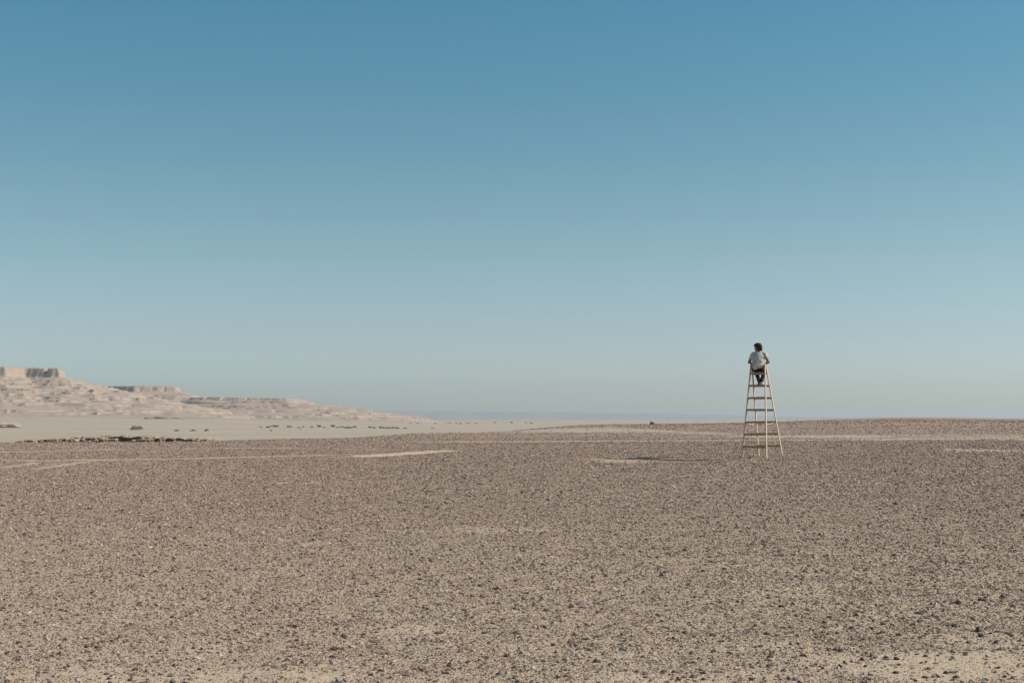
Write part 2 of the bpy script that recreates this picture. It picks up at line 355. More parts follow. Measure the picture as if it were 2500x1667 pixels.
# ------------------------------------------------------------ stones
def stone_mat(name, ramp, rand=True):
    M = NT(name, .8, .25); oi = M.n('ShaderNodeObjectInfo'); c = M.coord(obj=True)
    b = M.ramp(oi.outputs['Random'], ramp)
    n = M.noise(M.coord(), 60, 4, .6)
    M.col(M.mix(M.mr(n, .35, .7, 0, .35), b, (.26, .205, .16))); M.bump(n, .5, .004); return M.m
PEB = stone_mat('gravel_stone', [(0, (.085, .054, .044)), (.17, (.165, .11, .086)), (.38, (.31, .222, .172)), (.62, (.47, .352, .272)), (.74, (.32, .238, .198)), (.86, (.43, .352, .295)), (.94, (.48, .40, .31)), (.955, (.19, .09, .055)), (.985, (.46, .43, .38))])
STONEM = {k: stone_mat(k + '_stone', [(0, a), (1, b)]) for k, a, b in (('dark', (.035, .027, .024), (.075, .055, .045)), ('brown', (.12, .082, .062), (.18, .125, .095)), ('grey', (.15, .135, .125), (.25, .23, .215)), ('rust', (.16, .07, .04), (.20, .095, .055)))}
def rock_mesh(name, seed, sub=2, rough=.35, flat=.7, freq=1.1, cuts=7):
    rd = random.Random(seed); bm = bmesh.new(); bmesh.ops.create_icosphere(bm, subdivisions=sub, radius=1)
    planes = [(Vector((rd.gauss(0, 1), rd.gauss(0, 1), rd.gauss(0, .8))).normalized(), rd.uniform(.55, .85)) for _ in range(cuts)]
    off = Vector((seed * 3.1, seed * 1.7, 0))
    for v in bm.verts:
        p = v.co.copy(); p *= 1 + rough * mnoise.noise(p * freq + off)
        for n, k in planes:
            e = p.dot(n) - k
            if e > 0: p -= n * e * .9
        v.co = Vector((p.x * 1.1, p.y * .9, p.z * flat))
    me = bpy.data.meshes.new(name); bm.to_mesh(me); bm.free(); return me

# fine gravel: one uncountable cover; points carry the size and are strewn over the land
def strew(n, d0, d1, near=False, halfdeg=27.5, seed=1, inner=0):
    """evenly many stones per picture row: their least size grows with the distance, without any seam"""
    r = np.random.default_rng(seed)
    d = np.exp(r.uniform(math.log(d0), math.log(d1), n)); a = np.radians(r.uniform(-halfdeg, halfdeg, n)); x = d * np.sin(a); y = d * np.cos(a)
    smin = .0028 * (d / 9) ** .90; smax = np.maximum(.018 * (d / 9) ** .33, 2.1 * smin); pw = 2.9
    s = smin * (1 - r.uniform(0, 1, n) * (1 - (smax / smin) ** (-pw))) ** (-1 / pw)
    b = bare(x, y); g = gravelly(x, y); cl = .82 + .26 * fbm(x * 2.2, y * 2.2, 2, 81) + .07 * gn(x * .4, y * .4, 83)
    pr = np.clip(1 - .84 * b, 0, 1) * track_clear(x, y) * np.clip(.04 + .96 * g ** 2, 0, 1) * np.clip(cl, .15, 1.1) * (1 - .45 * sstep(24, 60, d)) * (1 - .66 * sstep(58, 92, d))
    if near: pr = pr * (1 - sstep(8, 20, d))
    if inner: pr = pr * (np.abs(np.degrees(a)) > inner) * (1 - sstep(40, 55, np.abs(np.degrees(a))))
    m = r.uniform(0, 1, n) < pr; return x[m], y[m], s[m]
parts = [strew(930000, 6.3, 190, seed=1), strew(175000, 6.3, 20, True, seed=2), strew(700000, 6.3, 30, False, 55, 3, 27.5), strew(90000, 3.5, 6.3, False, 50, 4)]
gx, gy, gs = [np.concatenate([p[i] for p in parts]) for i in range(3)]
gz = H(gx, gy) + gs * .15
me = bpy.data.meshes.new('gravel'); me.vertices.add(len(gx)); me.vertices.foreach_set('co', np.stack([gx, gy, gz], -1).reshape(-1).astype(np.float32))
at_ = me.attributes.new('sz', 'FLOAT', 'POINT'); at_.data.foreach_set('value', gs.astype(np.float32)); me.update()
gravel = link('gravel', me, PEB); tag(gravel, 'brown and grey gravel strewn over the desert flat', 'gravel', None, 'stuff')
print('gravel stones', len(gx))
g = bpy.data.node_groups.new('strew_gravel', 'GeometryNodeTree')
g.interface.new_socket('Geometry', in_out='INPUT', socket_type='NodeSocketGeometry'); g.interface.new_socket('Geometry', in_out='OUTPUT', socket_type='NodeSocketGeometry')
N_ = g.nodes; L_ = g.links
gi = N_.new('NodeGroupInput'); go = N_.new('NodeGroupOutput'); jn = N_.new('GeometryNodeJoinGeometry')
for k in range(6):
    ico = N_.new('GeometryNodeMeshIcoSphere'); ico.inputs['Radius'].default_value = 1; ico.inputs['Subdivisions'].default_value = 2
    sp = N_.new('GeometryNodeSetPosition'); ps = N_.new('GeometryNodeInputPosition'); nz = N_.new('ShaderNodeTexNoise'); nz.noise_dimensions = '4D'
    nz.inputs['W'].default_value = k * 5.3; nz.inputs['Scale'].default_value = .75; nz.inputs['Detail'].default_value = 1.5
    sb = N_.new('ShaderNodeVectorMath'); sb.operation = 'SUBTRACT'; sb.inputs[1].default_value = (.5, .5, .5)
    sc_ = N_.new('ShaderNodeVectorMath'); sc_.operation = 'SCALE'; sc_.inputs['Scale'].default_value = 2.6
    L_.new(ps.outputs[0], nz.inputs['Vector']); L_.new(nz.outputs['Color'], sb.inputs[0]); L_.new(sb.outputs[0], sc_.inputs[0])
    tr = N_.new('GeometryNodeTransform'); tr.inputs['Scale'].default_value = (1.1 + .1 * k, .9, .62 + .05 * (k % 3))
    L_.new(ico.outputs[0], sp.inputs[0]); L_.new(sc_.outputs[0], sp.inputs['Offset']); L_.new(sp.outputs[0], tr.inputs[0])
    gti = N_.new('GeometryNodeGeometryToInstance'); L_.new(tr.outputs[0], gti.inputs[0]); L_.new(gti.outputs[0], jn.inputs[0])
iop = N_.new('GeometryNodeInstanceOnPoints'); iop.inputs['Pick Instance'].default_value = True
mp = N_.new('GeometryNodeMeshToPoints'); L_.new(gi.outputs[0], mp.inputs[0]); L_.new(mp.outputs[0], iop.inputs['Points'])
L_.new(jn.outputs[0], iop.inputs['Instance'])
ri = N_.new('FunctionNodeRandomValue'); ri.data_type = 'INT'; ri.inputs[4].default_value = 0; ri.inputs[5].default_value = 5; L_.new(ri.outputs[2], iop.inputs['Instance Index'])
rr = N_.new('FunctionNodeRandomValue'); rr.data_type = 'FLOAT_VECTOR'; rr.inputs[0].default_value = (-.5, -.5, 0); rr.inputs[1].default_value = (.5, .5, 6.283); rr.inputs['Seed'].default_value = 4
L_.new(rr.outputs[0], iop.inputs['Rotation'])
na = N_.new('GeometryNodeInputNamedAttribute'); na.data_type = 'FLOAT'; na.inputs[0].default_value = 'sz'; L_.new(na.outputs[0], iop.inputs['Scale'])
sm = N_.new('GeometryNodeSetMaterial'); sm.inputs['Material'].default_value = PEB
L_.new(iop.outputs[0], sm.inputs[0]); L_.new(sm.outputs[0], go.inputs[0])
md = gravel.modifiers.new('strew', 'NODES'); md.node_group = g

# single stones
PROTO = {}
for k in STONEM:
    PROTO[k] = []
    for i in range(5):
        me = rock_mesh(k + '_stone', i * 3 + {'dark': 1, 'brown': 40, 'grey': 80, 'rust': 120}[k], 3, .75, [.6, .75, .9, .5, .8][i]); me.materials.append(STONEM[k]); PROTO[k].append(me)
def put_stone(u, v, wpx, hpx, kind, label, group=None, rot=None):
    x, d = hit(u, v); s = wpx * d / F / 2.0
    o = bpy.data.objects.new('stone', random.choice(PROTO[kind])); COL.objects.link(o)
    o.scale = (s, s * random.uniform(.8, 1.1), s * hpx / wpx * 1.25); o.rotation_euler = (random.uniform(-.2, .2), random.uniform(-.2, .2), rot if rot is not None else random.uniform(0, 6.28))
    o.location = (x, d, float(H(x, d)) + o.scale.z * .25); tag(o, label, 'stone', group); return o
NAMED = [
 (2182, 1230, 13, 8, 'dark', 'dark stone standing out alone on the fine gravel right of the ladder'),
 (1077, 1541, 24, 11, 'rust', 'rust brown wedge of stone beside the bare sand patch in the lower middle'),
 (1174, 1427, 15, 10, 'dark', 'dark stone with pale chips at its foot in the middle foreground'),
 (2330, 1469, 22, 12, 'dark', 'left of the two biggest dark stones in the row at the right side'),
 (2390, 1463, 18, 10, 'dark', 'dark stone just right of the biggest one in the row at the right side'),
 (2438, 1454, 15, 9, 'dark', 'dark stone nearest the right edge in the row of stones at the right side'),
 (2240, 1493, 30, 9, 'dark', 'long flat dark slab lying on the gravel at the right'),
 (2320, 1526, 14, 14, 'dark', 'upright black stone below the flat dark slab at the right'),
 (2378, 1535, 20, 14, 'dark', 'slanting dark stone between bare sand and gravel at the right'),
 (2450, 1537, 22, 16, 'grey', 'grey stone with a lit top near the right edge'),
 (2275, 1645, 24, 13, 'grey', 'bluish grey stone at the bottom right before the bare sand'),
 (2315, 1634, 20, 12, 'grey', 'pale grey stone with lit top by the bare sand at the bottom right'),
 (2108, 1650, 22, 13, 'brown', 'reddish brown stone at the bottom of the frame left of the bare sand'),
 (2122, 1598, 24, 9, 'brown', 'flat brown stone left of the bare sand at the bottom right'),
 (1985, 1549, 18, 8, 'grey', 'flat grey stone lying alone on gravel in the right foreground'),
 (829, 1657, 12, 15, 'grey', 'upright grey stone, left of a touching pair at the bottom edge'),
 (850, 1656, 28, 14, 'grey', 'big rounded pale grey stone at the bottom edge left of centre'),
 (870, 1663, 16, 10, 'brown', 'brown stone right of the big pale grey stone at the bottom edge'),
 (340, 1630, 20, 10, 'dark', 'dark stone with a lit grey side near the bottom left'),
 (425, 1643, 20, 9, 'grey', 'low bluish grey stone near the bottom left'),
 (290, 1640, 18, 7, 'grey', 'flat grey stone half sunk in gravel near the bottom left'),
 (158, 1590, 10, 13, 'dark', 'pointed black stone standing up in the left foreground'),
 (248, 1575, 13, 9, 'dark', 'squat black stone in the left foreground'),
 (283, 1560, 11, 8, 'dark', 'small black stone up right of the squat one in the left foreground'),
 (56, 1567, 14, 11, 'dark', 'dark stone near the left edge of the foreground'),
 (55, 1488, 16, 8, 'rust', 'reddish stone near the left edge'),
 (155, 1443, 15, 6, 'brown', 'flat brown stone high on the left of the foreground'),
 (415, 1602, 16, 8, 'brown', 'right of two flat brown stones in the left foreground'),
 (383, 1599, 15, 7, 'brown', 'left of two flat brown stones in the left foreground'),
 (560, 1614, 14, 13, 'grey', 'grey stone with a bright side left of the bottom sand patch'),
 (1457, 1550, 22, 9, 'dark', 'dark flat stone right of centre in the foreground'),
 (1489, 1540, 14, 9, 'grey', 'grey stone just right of the dark flat one right of centre'),
 (1350, 1570, 13, 9, 'dark', 'blackish stone in the middle of the foreground gravel'),
 (1258, 1414, 10, 7, 'dark', 'black stone alone in fine gravel above the centre foreground'),
 (1005, 1571, 12, 13, 'dark', 'dark upright stone below the bare sand patch'),
 (1243, 1653, 14, 10, 'grey', 'grey stone at the bottom edge of the middle'),
 (1222, 1638, 16, 14, 'grey', 'light grey rounded stone above the bottom edge in the middle'),
 (1259, 1645, 12, 12, 'rust', 'red brown stone near the bottom edge in the middle'),
 (1829, 1117, 7, 5, 'dark', 'small dark stone between the ladder feet'),
 (1180, 1486, 12, 8, 'grey', 'grey stone with a dark side above the bottom middle'),
 (1025, 1489, 8, 9, 'grey', 'whitish grey stone above the bare sand patch'),
]
for n in NAMED: put_stone(*n)
CN = {'dark': 'blackish', 'brown': 'brown', 'grey': 'grey', 'rust': 'rusty red'}
def stone_label(k, u, v, w, h):
    size = 'large' if w > 12 else 'middling' if w > 9.5 else 'small'
    shape = 'flat' if h < .57 * w else 'lumpy' if h < .7 * w else 'blocky'
    side = ['at the far left', 'left of the middle', 'in the middle', 'right of the middle', 'towards the right', 'at the far right'][min(5, int(u / 417))]
    row = 'on the bottom edge of the photo' if v > 1635 else 'in the nearest gravel' if v > 1580 else 'in the near gravel' if v > 1520 else 'farther back in the gravel'
    return '%s %s %s stone %s, %s' % (size, shape, CN[k], row, side)
cnt = 0
while cnt < 300 - len(NAMED):
    u = random.uniform(5, 2495); v = 1430 + 233 * random.random() ** .5
    if u > 1700 and random.random() < .45: v = random.uniform(1500, 1662)
    if u < 1800 and random.random() < .22: continue
    s = random.uniform(9, 16) * (.55 + .45 * (v - 1022) / 640) * (1.15 if u > 1800 else 1)
    k = random.choices(['dark', 'brown', 'grey', 'rust'], [.5, .28, .16, .06])[0]; h_ = s * random.uniform(.45, .8)
    put_stone(u, v, s, h_, k, stone_label(k, u, v, s, h_), 'loose stones larger than the gravel'); cnt += 1

# ------------------------------------------------------------ rock ledges at the edge of the flat
M = NT('ledge_rock', .95, .1); c = M.coord()
M.col(M.mix(M.mr(M.noise(M.coord((1, 1, 4)), 2.2, 5, .65), .35, .65), (.30, .245, .185), (.52, .43, .32))); M.bump(M.noise(M.coord((1, 1, 3)), 6, 6, .7), 1, .05); LEDGE = M.m
LED = 588.0
HOLES = [(110, 1069, 9, 1.6, 1.5), (110, 1075.5, 7, 2, 1.5), (141, 1067, 12, 1.6, 1.2), (158, 1075, 7, 2, 1.5), (178, 1070, 12, 1.6, 1.0), (195, 1072, 8, 4.5, 2.2), (214, 1073, 9, 2.0, 1.6), (255, 1066.5, 14, 1.8, 1.4), (276, 1069, 16, 2.2, 2.0),
         (292, 1069, 10, 3.5, 2.4), (304, 1073.5, 20, 3.8, 4.0), (330, 1069.5, 16, 2.6, 2.6), (383, 1074, 8, 3, 2.2), (414, 1075, 12, 3.6, 3.0), (437, 1073.5, 14, 2.4, 2.2), (459, 1076, 16, 2.6, 2.4), (478, 1072, 9, 1.6, 1.4), (496, 1075.5, 9, 1.6, 1.2), (548, 1077, 11, 1.8, 1.8)]
def ledge(u0, u1, seed, label):
    """eroded bank: a wall with overhung hollows and a back that slopes down to the valley floor"""
    us = np.arange(u0, u1 + .01, .7); k = LED / F
    topv = np.interp(us, [30, 60, 100, 118, 150, 190, 250, 300, 345, 400, 430, 480, 520, 566, 575], [1078, 1070, 1071, 1069, 1067, 1065.5, 1064, 1061.5, 1062, 1064, 1066, 1067, 1071, 1076, 1079]) + 1.1 * gn(us / 16, us * 0, 5)
    rows = []
    bot = 1083.0; t = np.linspace(0, 1, 34)[:, None]; V = bot + (topv[None] - bot) * t; Uu = np.broadcast_to(us[None], V.shape)
    dep = 1.2 * gn(Uu / 16, V / 5, seed) + .7 * gn(Uu / 5, V / 2.2, seed + 1) + .3 * gn(Uu / 2, V / 1.2, seed + 2) + 6 * t ** 6
    for hu, hv, hw, hh, hd in HOLES:
        wv = hv + (Uu - hu) * -.06 + .8 * gn(Uu / 6, Uu * 0, 9)
        dep = dep + 1.3 * hd * (1 - sstep(.6, 1.05, np.hypot((Uu - hu) / hw, (V - wv) / (hh * 1.3))))
    Z = CAMZ - (V - HY) * k; Yy = LED + dep; X = (Uu - 1250) * k
    rows = np.stack([X, Yy, Z], -1)
    bk = []
    for i in range(1, 9):
        y = LED + dep[-1] + i * 5.0; bk.append(np.stack([X[-1], y, Z[-1] + (-.02 * i + (-(Z[-1] + 9.8)) * (i / 8) ** 2) + .10 * gn(us / 14, us * 0 + i * .35, 12)], -1))
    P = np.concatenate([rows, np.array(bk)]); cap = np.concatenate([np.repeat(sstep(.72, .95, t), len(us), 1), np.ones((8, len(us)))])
    P = P - np.array([(u0 + u1) / 2 * k - 1250 * k, LED, -8.5])
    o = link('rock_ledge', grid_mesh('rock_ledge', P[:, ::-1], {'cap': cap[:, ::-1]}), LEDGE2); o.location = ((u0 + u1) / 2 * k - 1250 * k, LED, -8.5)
    tag(o, label, 'rock ledge', 'rock ledges below the edge of the flat')
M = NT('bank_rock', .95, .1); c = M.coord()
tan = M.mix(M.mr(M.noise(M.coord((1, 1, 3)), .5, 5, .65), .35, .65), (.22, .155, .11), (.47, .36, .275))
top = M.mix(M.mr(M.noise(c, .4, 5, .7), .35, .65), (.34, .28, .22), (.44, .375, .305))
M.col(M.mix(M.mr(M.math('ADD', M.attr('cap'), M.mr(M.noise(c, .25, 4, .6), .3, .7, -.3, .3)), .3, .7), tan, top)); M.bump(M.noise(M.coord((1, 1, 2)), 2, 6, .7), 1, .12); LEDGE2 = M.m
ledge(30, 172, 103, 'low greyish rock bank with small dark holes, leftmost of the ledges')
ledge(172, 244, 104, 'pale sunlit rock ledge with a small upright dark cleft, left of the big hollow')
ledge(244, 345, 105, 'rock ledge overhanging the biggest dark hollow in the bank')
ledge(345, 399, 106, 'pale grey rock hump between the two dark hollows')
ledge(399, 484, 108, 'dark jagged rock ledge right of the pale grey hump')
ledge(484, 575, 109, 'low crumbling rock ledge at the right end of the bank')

def vd(u, v):                                   # depth at which the valley floor shows at that height
    ds = np.exp(np.linspace(math.log(500), math.log(6000), 1200)); xs = at(u, ds); hv = HY + (CAMZ - H(xs, ds)) * F / ds
    return float(ds[np.argmax(hv <= v)])
BOULD = rock_mat('boulder_rock', [(.19, .15, .115), (.28, .225, .175), (.34, .275, .215), (.22, .175, .14)], .5, bumpd=.3)
# mounds and boulders out on the valley floor
def mound(name, u, v, wpx, hpx, dep, mat, label, cat, seed, sub=4, flat=1, group=None):
    me = rock_mesh(name, seed, sub, .5, 1.0, 1.6, 5); me.materials.append(mat); o = bpy.data.objects.new(name, me); COL.objects.link(o)
    if dep is None: dep = vd(u, v)
    x = at(u, dep); k = dep / F; o.scale = (wpx * k / 2, wpx * k / 3.2, hpx * k * .8); o.location = (x, dep, CAMZ - (v - HY) * k + hpx * k * .1); tag(o, label, cat, group); return o
for p in ((337, 1049, 30, 10, None, 3, 'rounded tan rock mound alone on the grey valley floor'), (435, 1052, 20, 5, None, 5, 'long low dark rock left of its neighbour on the valley floor'), (474, 1052, 16, 5, None, 6, 'low dark rock, the right one of a touching pair on the valley floor'), (507, 1052, 13, 6, None, 7, 'small pointed dark rock right of the pair on the valley floor')):
    mound('boulder', p[0], p[1], p[2], p[3], p[4], BOULD, p[6], 'boulder', p[5])
M = NT('yellow_sand', .95, .1); M.col((.46, .365, .27)); YS = M.m; YS.diffuse_color = (1, 1, 1, 1)
mound('hillock', 400, 1023, 80, 7, None, BOULD, 'long low dark topped rise at the foot of the mesas above the round rock mound', 'hillock', 45)
mound('sand_mound', 20, 1039, 60, 10, 1450, YS, 'yellow sand mound at the left edge of the valley', 'sand mound', 21)
mound('boulder', 1591, 1034, 9, 7, 178, STONEM['brown'], 'lone dark boulder on the skyline left of the ladder', 'boulder', 31)

# ------------------------------------------------------------ shrubs on the valley floor
M = NT('shrub_leaf', .8, .2); oi = M.n('ShaderNodeObjectInfo'); M.col(M.ramp(oi.outputs['Random'], [(0, (.14, .12, .085)), (1, (.21, .18, .13))])); LEAF = M.m
M = NT('shrub_wood', .9, .1); M.col((.13, .10, .075)); WOOD0 = M.m
def shrub_proto(seed):
    rd = random.Random(seed); e = empty('shrub', (0, 0, 0))
    bm = bmesh.new(); cl = [(rd.uniform(-1.5, 1.5), rd.uniform(-.9, .9), rd.uniform(.25, .7), rd.uniform(.4, .75)) for _ in range(9)]
    for x, y, z, r in cl:
        for _ in range(70):
            d = Vector((rd.gauss(0, 1), rd.gauss(0, 1), rd.gauss(0, .8))).normalized() * r * rd.uniform(.6, 1); p = Vector((x, y, z)) + Vector((d.x, d.y, d.z * .7))
            if p.z < .0: p.z = abs(p.z) * .6
            s = rd.uniform(.08, .17); a = Vector((rd.gauss(0, 1), rd.gauss(0, 1), rd.gauss(0, 1))).normalized() * s; b = a.cross(Vector((rd.gauss(0, 1), rd.gauss(0, 1), rd.gauss(0, 1)))).normalized() * s * .7
            bm.faces.new([bm.verts.new(p + a), bm.verts.new(p + b), bm.verts.new(p - a), bm.verts.new(p - b)])
    me = bpy.data.meshes.new('crown'); bm.to_mesh(me); bm.free(); link('crown', me, LEAF, e)
    bm = bmesh.new()
    for x, y, z, r in cl:
        d = Vector((x, y, z)); q = d.to_track_quat('Z', 'Y').to_matrix().to_4x4()
        bmesh.ops.create_cone(bm, segments=6, radius1=.07, radius2=.03, depth=d.length, matrix=Matrix.Translation(d / 2) @ q)
    me = bpy.data.meshes.new('stem'); bm.to_mesh(me); bm.free(); link('stem', me, WOOD0, e)
    return e
ORD = 'first second third fourth fifth sixth seventh eighth ninth tenth eleventh twelfth thirteenth fourteenth fifteenth sixteenth seventeenth eighteenth nineteenth twentieth twenty-first twenty-second twenty-third twenty-fourth twenty-fifth twenty-sixth'.split()
SP = [shrub_proto(i) for i in range(4)]; used = [False] * 4
def shrub(u, v, wpx, dep, label, group):
    i = random.randrange(4)
    if used[i]: o = copy_tree(SP[i])
    else: o = SP[i]; used[i] = True
    k = dep / F; x = at(u, dep); s = wpx * k / 3.6; o.scale = (s, s, s * random.uniform(.9, 1.35)); o.rotation_euler.z = random.uniform(-.4, .4)
    o.location = (x, dep, float(H(x, dep)) - .05); tag(o, label, 'shrub', group)
for n_, (u, v, wd) in enumerate(sorted([(657, 1044, 10), (666, 1041, 8), (676, 1042, 13), (705, 1043, 11), (729, 1044, 7), (741, 1042, 7), (762, 1043, 8), (782, 1042, 11), (792, 1044, 6), (816, 1042, 12), (825, 1044, 8), (836, 1043, 9), (846, 1045, 10), (856, 1045, 12), (868, 1043, 10),
                 (905, 1044, 9), (914, 1045, 9), (930, 1045, 10), (938, 1046, 9), (951, 1046, 9), (961, 1045, 9), (972, 1046, 10), (990, 1046, 8), (638, 1043, 6), (663, 1052, 7), (735, 1047, 6)])):
    shrub(u, v, wd * 1.25, vd(u, v), 'dark olive shrub, %s from the left in the near row below the lowest mesa' % ORD[n_], 'near row of shrubs on the valley floor')
for n_, (u, v, wd) in enumerate(sorted([(1003, 1033, 6), (1020, 1034, 7), (1064, 1034, 7), (1092, 1034, 6), (1100, 1034, 5), (1114, 1034, 6), (1124, 1035, 7), (1143, 1034, 6), (1164, 1034, 6), (1208, 1029, 6), (1250, 1029, 8), (1284, 1032, 6), (1297, 1033, 7), (1055, 1046, 7), (1140, 1031, 5)])):
    shrub(u, v, wd * 1.1, vd(u, max(v, 1032)), 'small hazy shrub, %s from the left in the far row on the plain' % ORD[n_], 'far row of shrubs on the plain')

# ------------------------------------------------------------ ladder
def wood(name, a, b):
    M = NT(name, .75, .25); c = M.coord((1, 1, 1), obj=True)
    n1 = M.noise(M.coord((14, 14, 1.2), obj=True), 5, 5, .6); n2 = M.noise(c, 3, 3)
    M.col(M.mix(M.mr(n1, .3, .7), a, b)); M.bump(n1, .4, .003); return M.m
RAILW = wood('ladder_rail_wood', (.43, .315, .23), (.66, .525, .41)); TREADW = wood('ladder_tread_wood', (.30, .18, .12), (.46, .30, .21))
M = NT('galvanised_metal', .4, .5); M.b.inputs['Metallic'].default_value = .7; M.col((.55, .58, .55)); METAL = M.m
lx, ly = 7.345, 41.80; lz = float(H(lx, ly)); LROT = -R(25)
ladder = empty('ladder', (lx, ly, lz), LROT)
tag(ladder, 'tall weathered wooden double stepladder standing open on the gravel flat', 'ladder')
def bar(name, p, q, wx, wy, m, parent, up=(0, 1, 0), bev=.004):
    """rectangular bar from p to q; wx across, wy along up"""
    p = Vector(p); q = Vector(q); d = q - p; L = d.length; zc = d.normalized(); yc = Vector(up); yc = (yc - zc * yc.dot(zc)).normalized(); xc = yc.cross(zc)
    bm = bmesh.new(); bmesh.ops.create_cube(bm, size=1); 
    for v in bm.verts: v.co = Vector((v.co.x * wx, v.co.y * wy, v.co.z * L))
    bmesh.ops.bevel(bm, geom=bm.edges[:], offset=bev, segments=1, affect='EDGES')
    me = bpy.data.meshes.new(name); bm.to_mesh(me); bm.free()
    o = link(name, me, m, parent); o.matrix_local = Matrix.Translation((p + q) / 2) @ Matrix((xc, yc, zc)).transposed().to_4x4(); return o
TOPZ = 2.74; SPR = .915; AX = -.10; WB, WT = .36, .208          # half widths at foot and top
def railpt(side, fr, z):                                        # fr -1 near frame, +1 far frame
    t = z / TOPZ; hw = WB * (1 - t) + WT * t
    return Vector((AX * t + side * hw, fr * (SPR * (1 - t) + .035 * t), z))
def gz_l(p):
    wv = ladder.matrix_basis @ p; return float(H(wv.x, wv.y)) - lz
for fr in (-1, 1):
    for side in (-1, 1):
        f0 = railpt(side, fr, 0); f0 = railpt(side, fr, gz_l(f0) - .01)
        bar('rail', f0, railpt(side, fr, TOPZ), .027, .086, RAILW, ladder)
    for k, z in enumerate([.32, .68, 1.03, 1.385, 1.735, 2.095, 2.455]):
        a = railpt(-1, fr, z); b = railpt(1, fr, z)
        sag = random.uniform(-.006, .006)
        bar('tread', a + Vector((-.012, 0, sag)), b + Vector((.012, 0, -sag)), .060, .085 if z < 2.4 else .11, TREADW, ladder, bev=.005)
for side in (-1, 1):
    c0 = railpt(side, 0, TOPZ) ; h = bar('hinge', (c0.x + side * .021, -.07, TOPZ - .06), (c0.x + side * .021, .07, TOPZ - .06), .008, .05, METAL, ladder, up=(0, 0, 1), bev=.001)
    pin = bar('pin', (c0.x - side * .01, 0, TOPZ - .01), (c0.x + side * .04, 0, TOPZ - .01), .018, .018, METAL, ladder, bev=.003)
    a = railpt(side, -1, 1.02); b = railpt(side, 1, 1.02); mdp = Vector(((a.x + b.x) / 2 - side * .02, -.12, .96))
    ii = Vector((-side * .03, 0, 0))
    bar('spreader', a + ii, mdp + ii, .008, .024, RAILW, ladder, up=(0, 0, 1), bev=.001)
    bar('spreader', mdp + ii * 1.4, b + ii * 1.4, .008, .024, RAILW if side < 0 else METAL, ladder, up=(0, 0, 1), bev=.001)

# ------------------------------------------------------------ the seated person
seat_l = Vector((AX * .9 + .004, -.03, 2.455 + .026)); sw = ladder.matrix_basis @ seat_l
PR = -R(15)
person = empty('person', sw, PR)
tag(person, 'dark haired person in a pale loose shirt sitting on top of the ladder facing away', 'person')
def blob(bm, c, r):
    r = Vector(r) if not isinstance(r, (int, float)) else Vector((r, r, r))
    bmesh.ops.create_icosphere(bm, subdivisions=2, radius=1, matrix=Matrix.Translation(Vector(c)) @ Matrix.Diagonal((*r, 1)))
def limb(bm, pts, step=.35):
    """pts: (x,y,z,r) or (x,y,z,(rx,ry,rz)); swept chain of overlapping balls"""
    for a, b in zip(pts[:-1], pts[1:]):
        pa, pb = Vector(a[:3]), Vector(b[:3]); ra = Vector((a[3],) * 3) if isinstance(a[3], (int, float)) else Vector(a[3]); rb = Vector((b[3],) * 3) if isinstance(b[3], (int, float)) else Vector(b[3])
        n = max(2, int((pb - pa).length / (min(min(ra), min(rb)) * step)) + 1)
        for i in range(n + 1):
            t = i / n; blob(bm, pa.lerp(pb, t), ra.lerp(rb, t))
def soft(name, bm, m, voxel, parent, smooth=6, disp=0, dscale=.08):
    me = bpy.data.meshes.new(name); bm.to_mesh(me); bm.free(); o = link(name, me, m, parent)
    r = o.modifiers.new('r', 'REMESH'); r.mode = 'VOXEL'; r.voxel_size = voxel; r.use_smooth_shade = True
    if smooth: s = o.modifiers.new('s', 'SMOOTH'); s.iterations = smooth; s.factor = .5
    if disp:
        tx = bpy.data.textures.new(name, 'CLOUDS'); tx.noise_scale = dscale; d = o.modifiers.new('d', 'DISPLACE'); d.texture = tx; d.strength = disp; d.mid_level = .5
    return o
def mat(name, col, rough=.8, n=None):
    M = NT(name, rough, .2)
    if n:
        f = M.noise(M.coord(obj=True), n[0], 4, .6); M.col(M.mix(M.mr(f, .35, .65), col, n[1])); M.bump(f, .5, .01)
    else: M.col(col)
    return M.m
SKIN = mat('skin', (.30, .145, .095), .6, (30, (.36, .185, .125))); SHIRT = mat('shirt_cloth', (.64, .61, .56), .9, (6, (.38, .345, .32)))
TROUS = mat('trouser_cloth', (.022, .020, .020), .9, (12, (.035, .03, .028))); HAIR = mat('hair', (.010, .008, .007), .6, (70, (.022, .017, .014))); SHOE = mat('shoe', (.62, .54, .42), .7, (25, (.45, .38, .30)))
HX, HY_, HZ = -.032, .12, .735                                # head centre
hq = Matrix.Translation((HX, HY_, HZ)) @ Matrix.Rotation(R(55), 4, 'Z') @ Matrix.Rotation(R(-8), 4, 'X') @ Matrix.Scale(1.09, 4)   # face turned to the left; face looks along local +y
bm = bmesh.new()
limb(bm, [(0, .02, .10, (.15, .11, .09)), (0, .0, .24, (.125, .09, .08)), (0, .02, .38, (.145, .10, .09)), (0, .055, .50, (.165, .09, .07))])
limb(bm, [(0, .065, .53, .06), (-.005, .085, .60, .052), (-.024, .105, .68, .05)])
